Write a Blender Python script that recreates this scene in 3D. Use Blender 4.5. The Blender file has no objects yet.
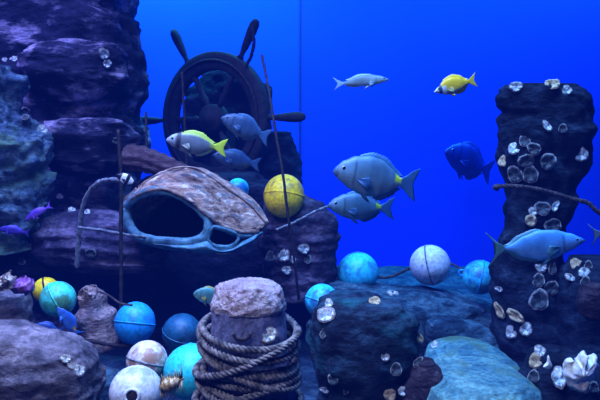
import bpy, math, random
from mathutils import Vector, Matrix, noise
from mathutils.bvhtree import BVHTree
PI = math.pi
SC = bpy.context.scene
COL = SC.collection
random.seed(7)

# ------------------------------------------------------------------ camera
F = 650.0
PITCH = math.radians(5.0)
CAMZ = 1.4
cam_d = bpy.data.cameras.new('camera'); cam = bpy.data.objects.new('camera', cam_d); COL.objects.link(cam)
cam.location = (0, 0, CAMZ); cam.rotation_euler = (PI/2 - PITCH, 0, 0)
cam_d.sensor_width = 36; cam_d.lens = 36*F/600; cam_d.clip_start = .05; cam_d.clip_end = 100
SC.camera = cam

def ray(x, y):
    v = Vector(((x-300)/F, 1.0, -(y-200)/F))
    c, s = math.cos(PITCH), math.sin(PITCH)
    return Vector((v.x, v.y*c + v.z*s, -v.y*s + v.z*c)).normalized()
def P(x, y, Y):
    d = ray(x, y)
    return Vector((0, 0, CAMZ)) + d*(Y/d.y)
def px(Y): return Y/F          # metres per pixel at distance Y

# ------------------------------------------------------------------ materials
def new_mat(name):
    m = bpy.data.materials.new(name); m.use_nodes = True
    nt = m.node_tree; b = nt.nodes['Principled BSDF']
    return m, nt, b
def N(nt, t, **kw):
    n = nt.nodes.new(t)
    for k, v in kw.items():
        if k in n.inputs: n.inputs[k].default_value = v
        else: setattr(n, k, v)
    return n
def ramp(nt, fac, stops):
    r = nt.nodes.new('ShaderNodeValToRGB')
    e = r.color_ramp.elements
    while len(e) > 1: e.remove(e[-1])
    e[0].position = stops[0][0]; e[0].color = (*stops[0][1], 1)
    for p, c in stops[1:]:
        k = e.new(p); k.color = (*c, 1)
    nt.links.new(fac, r.inputs['Fac'])
    return r.outputs['Color']
def coords(nt, scale=(1, 1, 1)):
    tc = nt.nodes.new('ShaderNodeTexCoord'); mp = nt.nodes.new('ShaderNodeMapping')
    mp.inputs['Scale'].default_value = scale
    nt.links.new(tc.outputs['Object'], mp.inputs['Vector'])
    return mp.outputs['Vector']
def bump(nt, b, h, strength, dist=.01):
    n = nt.nodes.new('ShaderNodeBump'); n.inputs['Strength'].default_value = strength; n.inputs['Distance'].default_value = dist
    nt.links.new(h, n.inputs['Height']); nt.links.new(n.outputs['Normal'], b.inputs['Normal'])
def mix(nt, fac, a, c):
    n = nt.nodes.new('ShaderNodeMix'); n.data_type = 'RGBA'
    for s, v in ((6, a), (7, c)):
        if isinstance(v, tuple): n.inputs[s].default_value = (*v, 1)
        else: nt.links.new(v, n.inputs[s])
    if isinstance(fac, float): n.inputs[0].default_value = fac
    else: nt.links.new(fac, n.inputs[0])
    return n.outputs[2]

def rock_mat(name, dark, mid, light, tint=None, s=5.0, stretch=1.8, lo=.48, hi=.68, bs=.9, rough=.9):
    m, nt, b = new_mat(name)
    v = coords(nt, (1, 1, stretch))
    n1 = N(nt, 'ShaderNodeTexNoise', Scale=s, Detail=9.0, Roughness=.68); nt.links.new(v, n1.inputs['Vector'])
    c = ramp(nt, n1.outputs['Fac'], [(.30, dark), (lo, mid), (hi, light), (.85, tuple(min(1, q*1.25) for q in light))])
    n3 = N(nt, 'ShaderNodeTexNoise', Scale=s*7, Detail=6.0, Roughness=.7); nt.links.new(v, n3.inputs['Vector'])
    sp = ramp(nt, n3.outputs['Fac'], [(.36, (.45, .45, .45)), (.62, (1.1, 1.1, 1.1))])
    mm = nt.nodes.new('ShaderNodeMix'); mm.data_type = 'RGBA'; mm.blend_type = 'MULTIPLY'; mm.inputs[0].default_value = .8
    nt.links.new(c, mm.inputs[6]); nt.links.new(sp, mm.inputs[7]); c = mm.outputs[2]
    if tint:
        n2 = N(nt, 'ShaderNodeTexNoise', Scale=s*.55, Detail=5.0, Roughness=.6); nt.links.new(v, n2.inputs['Vector'])
        f = ramp(nt, n2.outputs['Fac'], [(.5, (0, 0, 0)), (.62, (1, 1, 1))])
        c = mix(nt, f, c, tint)
    nt.links.new(c, b.inputs['Base Color'])
    b.inputs['Roughness'].default_value = rough; b.inputs['Specular IOR Level'].default_value = .25
    vo = N(nt, 'ShaderNodeTexVoronoi', Scale=s*4); nt.links.new(v, vo.inputs['Vector'])
    ad = nt.nodes.new('ShaderNodeMath'); ad.operation = 'MULTIPLY_ADD'; ad.inputs[1].default_value = .4
    nt.links.new(vo.outputs['Distance'], ad.inputs[0]); nt.links.new(n3.outputs['Fac'], ad.inputs[2])
    ad2 = nt.nodes.new('ShaderNodeMath'); ad2.operation = 'ADD'
    nt.links.new(ad.outputs[0], ad2.inputs[0]); nt.links.new(n1.outputs['Fac'], ad2.inputs[1])
    bump(nt, b, ad2.outputs[0], bs, .03)
    return m

def plain(name, c, c2=None, rough=.6, metal=0, s=12, bs=.3, lo=.4, hi=.65, dist=.006):
    m, nt, b = new_mat(name)
    v = coords(nt)
    n1 = N(nt, 'ShaderNodeTexNoise', Scale=s, Detail=7.0, Roughness=.65); nt.links.new(v, n1.inputs['Vector'])
    nt.links.new(ramp(nt, n1.outputs['Fac'], [(lo, c), (hi, c2 or c)]), b.inputs['Base Color'])
    b.inputs['Roughness'].default_value = rough; b.inputs['Metallic'].default_value = metal
    bump(nt, b, n1.outputs['Fac'], bs, dist)
    return m

M_CLIFF = rock_mat('violet layered rock', (.010, .012, .03), (.040, .040, .075), (.80, .68, .86), s=2.6, stretch=2.2, lo=.50, hi=.70)
M_TEAL = rock_mat('mossy blue rock', (.03, .05, .09), (.10, .18, .24), (.50, .70, .72), (.14, .26, .16), s=5)
M_PURP = rock_mat('purple boulder stone', (.03, .028, .035), (.15, .14, .16), (.60, .52, .54), s=3.6, stretch=1.5, lo=.44, hi=.66)
M_PURD = rock_mat('dim purple shelf stone', (.02, .018, .035), (.07, .06, .10), (.42, .34, .44), s=4.2, stretch=1.7, lo=.48, hi=.7)
M_BRND = rock_mat('dim brown stone', (.02, .012, .014), (.06, .04, .045), (.20, .14, .14), s=7)
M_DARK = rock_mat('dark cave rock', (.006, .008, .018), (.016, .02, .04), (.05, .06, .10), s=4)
M_PILL = rock_mat('dark pillar stone', (.005, .010, .02), (.014, .024, .04), (.075, .12, .17), s=4.5, lo=.5, hi=.75)
M_ALGA = rock_mat('algae covered dark stone', (.004, .009, .02), (.014, .026, .045), (.08, .17, .22), (.03, .15, .17), s=5, lo=.48, hi=.72)
M_SAND = rock_mat('pale blue encrusted slab', (.05, .14, .18), (.15, .38, .38), (.40, .72, .58), (.15, .27, .16), s=7, stretch=1, lo=.45, hi=.66, bs=.9)
M_BLUE = rock_mat('blue ledge stone', (.012, .028, .045), (.03, .075, .11), (.20, .38, .44), s=5, stretch=1.6, lo=.46, hi=.68)
M_BOLT = rock_mat('crusty pink stone', (.25, .15, .15), (.72, .55, .58), (.98, .86, .88), s=14, stretch=1, lo=.40, hi=.56, bs=1.0)
M_BOLS = rock_mat('slate blue post', (.07, .09, .17), (.16, .19, .34), (.34, .36, .52), s=6, stretch=.7, lo=.42, hi=.66, bs=.6)
M_GREY = rock_mat('brown grey stone', (.09, .06, .06), (.34, .24, .22), (.75, .58, .52), s=7, lo=.42, hi=.62)
M_LOG = rock_mat('red brown wood', (.07, .035, .04), (.17, .10, .10), (.33, .22, .21), s=8, stretch=5, lo=.45, hi=.65)
M_IRON = plain('dark rusted iron', (.012, .010, .012), (.05, .035, .03), rough=.7, s=30, bs=.8)
M_IRONL = plain('pale encrusted iron', (.10, .12, .15), (.35, .38, .38), rough=.8, s=40, bs=1)
M_WHEEL = plain('dark sodden wood', (.010, .012, .016), (.03, .03, .035), rough=.8, s=18, bs=.6)
M_ROPE = plain('weathered rope fibre', (.06, .06, .065), (.36, .34, .32), rough=.95, s=26, bs=.8)
M_ROPED = plain('dark rope fibre', (.04, .03, .035), (.13, .10, .09), rough=.95, s=30, bs=.8)

def shell_mat(name, a, b_, c, s=38):
    m, nt, b = new_mat(name)
    v = coords(nt)
    n1 = N(nt, 'ShaderNodeTexNoise', Scale=s, Detail=6.0, Roughness=.7); nt.links.new(v, n1.inputs['Vector'])
    nt.links.new(ramp(nt, n1.outputs['Fac'], [(.36, a), (.5, b_), (.64, c)]), b.inputs['Base Color'])
    b.inputs['Roughness'].default_value = .45
    bump(nt, b, n1.outputs['Fac'], .7, .004)
    return m
M_SH_OUT = shell_mat('brown oyster crust', (.10, .07, .05), (.32, .27, .22), (.72, .70, .62))
M_SH_DIM = shell_mat('grey oyster crust', (.06, .06, .06), (.26, .26, .24), (.75, .75, .68))
M_SH_IN = shell_mat('white nacre with painted highlights', (.05, .07, .07), (.35, .42, .40), (.98, .97, .92), s=5)  # noise ramp paints bright highlights into the nacre colour
M_SH_IND = shell_mat('nacre with hollow shade', (.01, .015, .02), (.035, .05, .05), (.14, .18, .16))  # dark tones put the shade of the shell hollow into the colour
M_SH_OCH = shell_mat('ochre oyster crust', (.20, .13, .04), (.55, .42, .20), (.85, .78, .60))
M_WHITE = shell_mat('bleached coral white', (.70, .60, .30), (.95, .95, .86), (1, 1, .94), s=14)
M_CORAL = shell_mat('purple coral crust', (.10, .03, .14), (.30, .12, .36), (.55, .30, .55))

def buoy_mat(name, base, stain, amount=.5, s=9, rough=.45):
    m, nt, b = new_mat(name)
    v = coords(nt)
    n1 = N(nt, 'ShaderNodeTexNoise', Scale=s, Detail=8.0, Roughness=.7); nt.links.new(v, n1.inputs['Vector'])
    t = .62 - .25*amount
    f = ramp(nt, n1.outputs['Fac'], [(t, (0, 0, 0)), (t+.10, (1, 1, 1))])
    n2 = N(nt, 'ShaderNodeTexNoise', Scale=s*6, Detail=4.0); nt.links.new(v, n2.inputs['Vector'])
    sp = ramp(nt, n2.outputs['Fac'], [(.3, tuple(q*.65 for q in base)), (.6, base)])
    nt.links.new(mix(nt, f, sp, stain), b.inputs['Base Color'])
    b.inputs['Roughness'].default_value = rough
    bump(nt, b, n1.outputs['Fac'], .35, .006)
    return m

def color_mat(name, rough=.45):
    m, nt, b = new_mat(name)
    a = nt.nodes.new('ShaderNodeAttribute'); a.attribute_name = 'Col'
    v = coords(nt)
    n1 = N(nt, 'ShaderNodeTexVoronoi', Scale=110.0); nt.links.new(v, n1.inputs['Vector'])
    n2 = N(nt, 'ShaderNodeTexNoise', Scale=14.0, Detail=4.0); nt.links.new(v, n2.inputs['Vector'])
    sp = ramp(nt, n2.outputs['Fac'], [(.3, (.72, .72, .72)), (.7, (1.1, 1.1, 1.1))])
    mm = nt.nodes.new('ShaderNodeMix'); mm.data_type = 'RGBA'; mm.blend_type = 'MULTIPLY'; mm.inputs[0].default_value = 1
    nt.links.new(a.outputs['Color'], mm.inputs[6]); nt.links.new(sp, mm.inputs[7])
    nt.links.new(mm.outputs[2], b.inputs['Base Color'])
    b.inputs['Roughness'].default_value = rough
    bump(nt, b, n1.outputs['Distance'], .25, .002)
    return m
M_FISH = color_mat('fish scales')
M_EYE = plain('fish eye black', (.004, .004, .006), rough=.1, bs=0)
M_EYER = plain('fish iris', (.35, .36, .30), (.5, .5, .42), rough=.3, bs=0)

# ------------------------------------------------------------------ object helpers
def mesh_obj(name, verts, faces, mat, parent=None, smooth=True, colors=None, loc=None):
    me = bpy.data.meshes.new(name)
    me.from_pydata([tuple(v) for v in verts], [], faces)
    me.validate(); me.update()
    if smooth: me.polygons.foreach_set('use_smooth', [True]*len(me.polygons))
    if mat: me.materials.append(mat)
    if colors:
        ca = me.color_attributes.new('Col', 'FLOAT_COLOR', 'POINT')
        ca.data.foreach_set('color', [q for c in colors for q in (*c, 1)])
    o = bpy.data.objects.new(name, me); COL.objects.link(o)
    if parent: o.parent = parent
    if loc is not None: o.location = loc
    return o
def empty(name, loc=(0, 0, 0), rot=(0, 0, 0)):
    o = bpy.data.objects.new(name, None); COL.objects.link(o)
    o.location = loc; o.rotation_euler = rot; o.empty_display_size = .05
    return o
def tag(o, label, cat, group=None, kind=None):
    if label: o['label'] = label
    if cat: o['category'] = cat
    if group: o['group'] = group
    if kind: o['kind'] = kind
    return o
class MB:
    def __init__(s): s.v = []; s.f = []
    def add(s, v, f):
        k = len(s.v); s.v += [Vector(q) for q in v]; s.f += [tuple(i+k for i in q) for q in f]
    def box(s, c, h, M=None):
        vs = [Vector((c[0]+i*h[0], c[1]+j*h[1], c[2]+k*h[2])) for i in (-1, 1) for j in (-1, 1) for k in (-1, 1)]
        if M: vs = [M @ v for v in vs]
        s.add(vs, [(0, 1, 3, 2), (4, 6, 7, 5), (0, 4, 5, 1), (2, 3, 7, 6), (0, 2, 6, 4), (1, 5, 7, 3)])
    def grid(s, rows, closed=True, caps=True):
        n = len(rows[0]); v = [q for r in rows for q in r]; f = []
        for i in range(len(rows)-1):
            for j in range(n if closed else n-1):
                a = i*n+j; b = i*n+(j+1) % n
                f.append((a, b, b+n, a+n))
        if caps and closed:
            f.append(tuple(range(n))[::-1]); f.append(tuple((len(rows)-1)*n+i for i in range(n)))
        s.add(v, f)
    def lathe(s, prof, n=32, M=None, caps=True):
        rows = []
        for r, z in prof:
            rr = [Vector((r*math.cos(2*PI*j/n), r*math.sin(2*PI*j/n), z)) for j in range(n)]
            if M: rr = [M @ q for q in rr]
            rows.append(rr)
        s.grid(rows, True, caps)
    def tube(s, pts, r, n=10, caps=True, jitter=0):
        fr = frames(pts); rows = []
        for i, (p, t, a, b) in enumerate(fr):
            rr = r(i/(len(pts)-1)) if callable(r) else r
            row = []
            for j in range(n):
                q = 2*PI*j/n
                k = rr*(1+(jitter*noise.noise(p*60+Vector((j*.7, 0, 0))) if jitter else 0))
                row.append(p+a*math.cos(q)*k+b*math.sin(q)*k)
            rows.append(row)
        s.grid(rows, True, caps)
    def build(s, name, mat, parent=None, smooth=True, loc=None):
        if loc is not None: s.v = [q-Vector(loc) for q in s.v]
        return mesh_obj(name, s.v, s.f, mat, parent, smooth, None, loc)
def frames(pts):
    out = []; up = None
    for i, p in enumerate(pts):
        t = (pts[min(i+1, len(pts)-1)]-pts[max(i-1, 0)]).normalized()
        if up is None:
            up = Vector((0, 0, 1)) if abs(t.z) < .9 else Vector((0, 1, 0))
        a = (up - t*up.dot(t)).normalized(); b = t.cross(a); up = a
        out.append((p, t, a, b))
    return out
def spline(pts, n):
    """Catmull-Rom through the points, about evenly spaced"""
    pts = [Vector(p) for p in pts]; q = [pts[0]*2-pts[1]]+pts+[pts[-1]*2-pts[-2]]
    raw = []
    for i in range(1, len(q)-2):
        for k in range(24):
            t = k/24; a, b, c, d = q[i-1:i+3]
            raw.append(.5*((2*b)+(c-a)*t+(2*a-5*b+4*c-d)*t*t+(3*b-a-3*c+d)*t**3))
    raw.append(pts[-1])
    L = [0]
    for i in range(1, len(raw)): L.append(L[-1]+(raw[i]-raw[i-1]).length)
    out = []; j = 0
    for k in range(n):
        s = L[-1]*k/(n-1)
        while j < len(L)-2 and L[j+1] < s: j += 1
        w = (s-L[j])/max(1e-9, L[j+1]-L[j]); out.append(raw[j].lerp(raw[j+1], min(1, w)))
    return out
def plen(p): return sum((p[i+1]-p[i]).length for i in range(len(p)-1))
def twisted(mb, pts, r, pitch=None, sides=7, strands=3):
    pitch = pitch or 6*r
    L = plen(pts); n = max(12, int(L/pitch*11)); pts = spline(pts, n) if len(pts) < n else pts
    fr = frames(pts)
    s = 0; S = []
    for i, p in enumerate(pts):
        if i: s += (pts[i]-pts[i-1]).length
        S.append(s)
    for k in range(strands):
        c = []
        for (p, t, a, b), s in zip(fr, S):
            q = 2*PI*(s/pitch+k/strands)
            c.append(p+a*math.cos(q)*r*.56+b*math.sin(q)*r*.56)
        mb.tube(c, r*.47, sides)

def fbm(v, o=5): return noise.fractal(v, .95, 2.1, o)
def smooth_rows(rows, n):
    """rows: (y, xl, xr) from top to bottom -> n rows by smooth interpolation"""
    def f(t):
        k = min(len(rows)-2, int(t)); u = t-k
        a = rows[k]; b = rows[k+1]; u2 = u*u*(3-2*u)*.6+u*.4
        return tuple(a[i]+(b[i]-a[i])*(u if i == 0 else u2) for i in range(3))
    # spacing by y
    ys = [r[0] for r in rows]; out = []
    for i in range(n):
        y = ys[0]+(ys[-1]-ys[0])*i/(n-1)
        k = 0
        while k < len(ys)-2 and ys[k+1] < y: k += 1
        out.append(f(k+(y-ys[k])/(ys[k+1]-ys[k])))
    return out
ROCKS = []
def rock(name, rows, Y, depth, mat, label, cat='rock', amp=.06, freq=2.6, strata=0, sf=16, power=2.6, n=64, m=84, seed=0, group=None, cap=.5, lean=0, base=None):
    """a rock with rings between the given silhouette rows; depth = half depth in metres"""
    rr = smooth_rows(rows, n); rings = []
    zs = []
    for y, xl, xr in rr:
        a = P(xl, y, Y); b = P(xr, y, Y); rings.append(((a.x+b.x)/2, (b.x-a.x)/2, a.z))
    if base is not None:
        c, h, z = rings[-1]
        for k in range(1, 13): rings.append((c, h*(1+.02*k), z+(base-z)*k/12))
    W = max(h for _, h, _ in rings)
    c0, h0, z0 = rings[0]; top = []
    for k in range(10):                      # rounded cap
        t = k/10; top.append((c0, h0*math.sin(t*PI/2)+.001, z0+cap*h0*.45*math.cos(t*PI/2)))
    rings = top+rings
    off = Vector((seed*13.7, seed*5.1, seed*3.3)); ctr = P((rows[0][1]+rows[0][2])/2, (rows[0][0]+rows[-1][0])/2, Y)
    rws = []
    zt = rings[0][2]; zb = rings[-1][2]
    for i, (c, h, z) in enumerate(rings):
        row = []
        d = depth*min(1, (h/W)**.7+.02)
        yy = Y+lean*(z-ctr.z)
        for j in range(m):
            q = 2*PI*j/m; cs, sn = math.cos(q), math.sin(q)
            k = 1/((abs(cs)**power+abs(sn)**power)**(1/power))
            p = Vector((c+h*cs*k, yy+d*sn*k, z))
            nd = Vector((cs*.8, sn, .35)).normalized()
            f = fbm(p*freq+off)*amp + abs(noise.noise(p*freq*2.3+off))*amp*.7 - amp*.25
            f += (noise.noise(p*freq*7+off))*amp*.22
            if strata:
                g = noise.noise(Vector((p.x*1.2, p.y*1.2, p.z*sf+1.5*noise.noise(p*1.7+off)))+off)
                f += strata*max(-1, min(1, g*2.4))
            e = min(1, (h/W)*2)
            row.append(p+nd*f*e)
        rws.append(row)
    mb = MB(); mb.grid(rws)
    o = mb.build(name, mat, loc=Vector((ctr.x, Y, max(0, zb) if base is None else base)))
    tag(o, label, cat, group); ROCKS.append(o)
    return o

def inflate(mb, pts, Y, t, rings=8, ctr=None, back=True, wob=0, seed=0):
    """closed lens-like body from a star-shaped outline given in pixels"""
    w = [P(x, y, Y) for x, y in pts]
    w = spline(w+[w[0]], len(w)*5)[:-1]; n = len(w)
    c = P(*ctr, Y) if ctr else sum(w, Vector())/n
    rows = []
    for side in ([-1, 1] if back else [-1]):
        rr = []
        for k in range(rings):
            s = math.cos(k/rings*PI/2); d = t*math.sin(k/rings*PI/2)
            row = []
            for q in w:
                p = c+(q-c)*s+Vector((0, side*d, 0))
                if wob: p += Vector((0, 1, 0))*wob*fbm(p*22+Vector((seed, 0, 0)), 4)*(1 if k else .3) + Vector((1, 0, 1))*wob*.4*noise.noise(p*40)
                row.append(p)
            rr.append(row)
        rows = (rr[::-1]+rows) if side == -1 else (rows+rr[1:])
    mb.grid(rows)

# ------------------------------------------------------------------ setting: tank floor, walls, water
def box_obj(name, c, h, mat, label=None, cat=None, kind='structure'):
    mb = MB(); mb.box((0, 0, 0), h); o = mb.build(name, mat, smooth=False); o.location = c
    return tag(o, label, cat, None, kind)
BACK = 7.5
M_WALL = plain('blue painted tank wall', (.002, .058, .97), (.0015, .053, .95), rough=.85, s=.8, bs=.02)
M_WALL2 = plain('deeper blue tank wall', (.0015, .046, .90), (.001, .042, .87), rough=.85, s=.8, bs=.02)
M_FLOOR = rock_mat('sea bed gravel', (.02, .04, .07), (.05, .10, .15), (.14, .25, .30), s=7, stretch=1)
seam = P(300, 120, BACK).x
box_obj('wall_back', ((-6+seam)/2, BACK+.05, 2.2), ((seam+6)/2, .05, 2.4), M_WALL, 'bright blue painted back wall of the tank behind the ship wheel', 'wall')
box_obj('wall_back', ((6+seam)/2, BACK+.05, 2.2), ((6-seam)/2, .05, 2.4), M_WALL2, 'deep blue back wall panel behind the swimming fish', 'wall')
box_obj('trim_1', (seam, BACK-.004, 2.3), (.008, .006, 2.3), M_WHEEL, 'thin dark upright joint between the two blue wall panels', 'trim')
box_obj('wall_left', (-6.05, 3.5, 2.2), (.05, 4.1, 2.4), M_WALL2, 'blue side wall of the tank beyond the cliff', 'wall')
box_obj('wall_right', (6.05, 3.5, 2.2), (.05, 4.1, 2.4), M_WALL2, 'blue side wall of the tank beyond the pillar', 'wall')
# floor with gentle relief
rows = []
for i in range(80):
    y = -.4+8.0*i/79
    rows.append([Vector((-6+12*j/119, y, .035*fbm(Vector((-6+12*j/119, y, 0))*1.6)-.03)) for j in range(120)])
mb = MB(); mb.grid(rows[::-1], closed=False, caps=False)
tag(mb.build('floor', M_FLOOR), 'dark gravel sea bed of the tank', 'floor', None, 'structure')
# water round the camera: absorbs red, blue emission stands in for scattered haze
wm = bpy.data.materials.new('sea water'); wm.use_nodes = True; nt = wm.node_tree
for n_ in list(nt.nodes):
    if n_.type == 'BSDF_PRINCIPLED': nt.nodes.remove(n_)
out = nt.nodes['Material Output']
ab = N(nt, 'ShaderNodeVolumeAbsorption', Density=.13); ab.inputs['Color'].default_value = (.42, .58, .86, 1)
em = N(nt, 'ShaderNodeEmission', Strength=.019); em.inputs['Color'].default_value = (.010, .085, 1, 1)
ads = nt.nodes.new('ShaderNodeAddShader')
nt.links.new(ab.outputs[0], ads.inputs[0]); nt.links.new(em.outputs[0], ads.inputs[1]); nt.links.new(ads.outputs[0], out.inputs['Volume'])
box_obj('water', (0, 3.55, 2.15), (5.98, 4.0, 2.35), wm, 'clear blue sea water filling the tank', 'water', 'stuff')

# ------------------------------------------------------------------ rocks
# left cliff, far to near
rock('rock_cliff', [(-40, -60, 126), (0, -60, 130), (14, -60, 127), (24, -60, 137), (60, -60, 140), (85, -60, 140), (96, -60, 138), (104, -60, 134), (120, -60, 134), (130, -60, 141), (155, -60, 138), (185, -60, 132), (230, -60, 125), (280, -60, 130)], 5.1, .55, M_CLIFF,
     'tall dark violet layered rock cliff rising to the surface', 'cliff', amp=.075, freq=2.6, strata=.03, sf=6, seed=3, n=150, m=170, cap=.2, base=-.05, power=4)
rock('rock_outcrop', [(42, 60, 98), (50, 30, 118), (62, 22, 126), (78, 28, 128), (92, 40, 116), (100, 55, 100)], 4.62, .22, M_CLIFF, 'lavender mottled bulge of rock high on the cliff', seed=2, amp=.08, strata=.035, sf=9, cap=.4, n=60)
rock('rock_outcrop', [(122, 90, 118), (128, 58, 132), (140, 47, 136), (158, 44, 132), (168, 50, 110), (174, 62, 90)], 4.6, .24, M_CLIFF, 'pale ridged rock ledge jutting from the middle of the cliff', seed=5, amp=.08, strata=.035, sf=9, cap=.4, n=60)
rock('rock_outcrop', [(68, -20, 8), (90, -30, 22), (120, -30, 34), (150, -30, 42), (180, -30, 46), (205, -30, 50), (225, -30, 44), (250, -30, 30)], 4.1, .25, M_TEAL, 'blue green crusted rock buttress at the foot of the cliff', seed=4, amp=.10, freq=4, strata=.03, sf=12, n=110, m=120, cap=.3)
rock('rock_ledge', [(212, 60, 118), (222, 36, 150), (232, 22, 164), (246, 20, 172), (258, 40, 170), (268, 70, 165)], 4.25, .28, M_PURD, 'long purple rock shelf below the iron hoop', seed=6, amp=.05, strata=.018, sf=20, cap=.2)
rock('rock_ledge', [(236, -20, 20), (244, -30, 60), (262, -30, 74), (282, -30, 40)], 4.35, .3, M_DARK, 'dark rock shelf under the blue green buttress', seed=7, amp=.05, cap=.2)
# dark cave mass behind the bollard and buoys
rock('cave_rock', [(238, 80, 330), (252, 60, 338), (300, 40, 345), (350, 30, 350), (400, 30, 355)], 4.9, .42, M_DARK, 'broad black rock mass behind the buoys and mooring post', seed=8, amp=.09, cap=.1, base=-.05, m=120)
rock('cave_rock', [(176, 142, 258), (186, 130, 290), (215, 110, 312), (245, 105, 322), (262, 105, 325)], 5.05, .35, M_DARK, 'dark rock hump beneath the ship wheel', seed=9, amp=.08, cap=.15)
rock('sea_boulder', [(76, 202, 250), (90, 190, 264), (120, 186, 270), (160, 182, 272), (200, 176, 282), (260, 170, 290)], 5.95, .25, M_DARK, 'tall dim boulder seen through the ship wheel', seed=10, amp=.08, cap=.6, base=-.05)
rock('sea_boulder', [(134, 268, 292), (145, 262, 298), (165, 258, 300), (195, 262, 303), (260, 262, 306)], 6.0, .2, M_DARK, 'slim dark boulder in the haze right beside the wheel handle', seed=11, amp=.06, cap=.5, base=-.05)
# beside the yellow buoy
rock('sea_boulder', [(196, 270, 306), (206, 264, 320), (216, 258, 332), (240, 255, 337), (270, 262, 339), (296, 275, 342)], 4.35, .26, M_PURD, 'purple boulder under the yellow buoy', seed=12, amp=.05, strata=.012, cap=.4)
rock('sea_boulder', [(287, 92, 95), (296, 84, 101), (315, 76, 112), (334, 72, 116), (345, 72, 118)], 3.5, .16, M_GREY, 'brown grey pointed rock beside the blue buoy', seed=13, amp=.035, strata=.01, cap=.7)
# foreground left
rock('sea_boulder', [(328, -40, 30), (338, -50, 56), (348, -50, 84), (362, -50, 99), (380, -50, 101), (400, -50, 100), (430, -50, 96)], 2.55, .24, M_PURP, 'large smooth purple boulder nearest the glass', seed=14, amp=.035, freq=4, strata=.006, sf=30, cap=.2, n=80, m=120, lean=-.1)
rock('sea_boulder', [(286, -20, 12), (294, -20, 26), (308, -20, 30), (330, -20, 34)], 3.2, .14, M_PURP, 'low purple rock behind the big purple boulder', seed=15, amp=.04, cap=.4)
rock('sea_boulder', [(372, 60, 90), (380, 50, 116), (400, 50, 128), (430, 50, 130)], 2.9, .15, M_BLUE, 'low blue rock between the purple boulder and the white buoys', seed=16, amp=.03, cap=.4)
# centre
rock('sea_boulder', [(296, 322, 372), (303, 312, 400), (318, 306, 416), (338, 306, 424), (360, 308, 420), (380, 312, 414), (430, 316, 410)], 3.0, .26, M_ALGA, 'big dark algae covered boulder scattered with oyster shells', seed=17, amp=.05, cap=.25, n=80, m=110)
rock('sea_boulder', [(362, 418, 432), (372, 410, 440), (390, 404, 445), (430, 402, 448)], 2.8, .13, M_BRND, 'small brown boulder at the corner of the algae boulder', seed=18, amp=.03, cap=.6)
rock('rock_ledge', [(284, 330, 372), (291, 322, 430), (300, 320, 486), (316, 325, 502), (334, 330, 500), (350, 350, 490)], 4.2, .4, M_BLUE, 'blue rock ledge below the three floating buoys', seed=19, amp=.06, strata=.02, sf=14, cap=.15, m=110)
rock('sea_boulder', [(318, 440, 466), (322, 428, 485), (332, 424, 496), (346, 424, 500)], 3.75, .16, M_BLUE, 'low dark blue rock in front of the blue ledge', seed=20, amp=.04, cap=.3)
rock('rock_slab', [(354, 448, 486), (357, 438, 506), (364, 430, 516), (374, 428, 520), (392, 426, 516)], 3.2, .45, M_SAND, 'pale turquoise flat slab on the sea bed', seed=21, amp=.02, freq=2.2, cap=.25, m=110)
rock('rock_slab', [(374, 440, 520), (382, 425, 532), (400, 420, 538), (430, 420, 540)], 2.75, .3, M_SAND, 'pale turquoise slab lying lowest in front', seed=22, amp=.02, freq=2.5, cap=.12, m=110)
# right pillar
rock('rock_stack', [(86, 512, 574), (91, 504, 583), (100, 501, 588), (107, 502, 588), (113, 508, 587), (120, 505, 587), (150, 505, 587), (170, 505, 582), (188, 505, 576), (205, 503, 571), (230, 502, 561), (255, 500, 558), (280, 495, 562), (310, 493, 575), (345, 495, 590), (380, 502, 600)], 3.7, .28, M_PILL,
     'tall dark rock stack crusted with oysters', 'rock stack', amp=.045, freq=3.2, strata=.012, sf=12, seed=23, n=140, m=120, cap=.12, base=-.05)
rock('sea_boulder', [(262, 578, 630), (272, 566, 650), (300, 560, 660), (330, 556, 660), (380, 556, 660)], 3.45, .22, M_PILL, 'dark boulder leaning against the oyster covered rock stack', seed=24, amp=.05, cap=.3)
rock('sea_boulder', [(286, 584, 606), (292, 580, 612), (302, 578, 614), (314, 581, 612), (320, 588, 606)], 3.05, .09, M_BRND, 'round brown rock resting on the dark boulder', seed=25, amp=.02, cap=.6)
rock('sea_boulder', [(348, 540, 560), (354, 530, 590), (372, 524, 640), (400, 520, 650), (430, 520, 650)], 2.85, .2, M_PILL, 'black boulder under the white coral lump', seed=26, amp=.035, cap=.3)

# ------------------------------------------------------------------ ship wheel
W = empty('ship_wheel', P(214, 119, 5.6), (0, 0, math.radians(-32)))
tag(W, 'large dark wooden ship wheel with turned handles standing on the rocks', 'ship wheel')
u = 5.6/F
mb = MB(); sec = [(48*u, -.03), (50*u, -.045), (57*u, -.05), (64*u, -.045), (66*u, -.03), (66*u, .03), (64*u, .045), (57*u, .05), (50*u, .045), (48*u, .03)]
rws = []
for i in range(72):
    a = 2*PI*i/72; rws.append([Vector((r*math.cos(a), y, r*math.sin(a))) for r, y in sec])
rws.append(rws[0]); mb.grid(rws, True, False); mb.build('rim', M_WHEEL, W)
mb = MB()
for r0, yy in ((57*u, -.058),):
    rws = []
    for i in range(73):
        a = 2*PI*i/72
        rws.append([Vector(((r0+.012*math.cos(b))*math.cos(a), yy+.012*math.sin(b), (r0+.012*math.cos(b))*math.sin(a))) for b in [k*PI/4 for k in range(8)]])
    mb.grid(rws, True, False)
mb.build('rim_bead', M_IRON, W)
mb = MB(); mb.lathe([(.001, -.11), (.05, -.105), (.06, -.085), (.10, -.075), (.125, -.05), (.125, .05), (.10, .07), (.001, .07)], 36, Matrix.Rotation(-PI/2, 4, 'X'))
mb.build('hub', M_WHEEL, W)
spoke_prof = [(.026, .10), (.022, .16), (.034, .20), (.022, .24), (.03, .30), (.024, .36), (.030, 48*u)]
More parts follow.
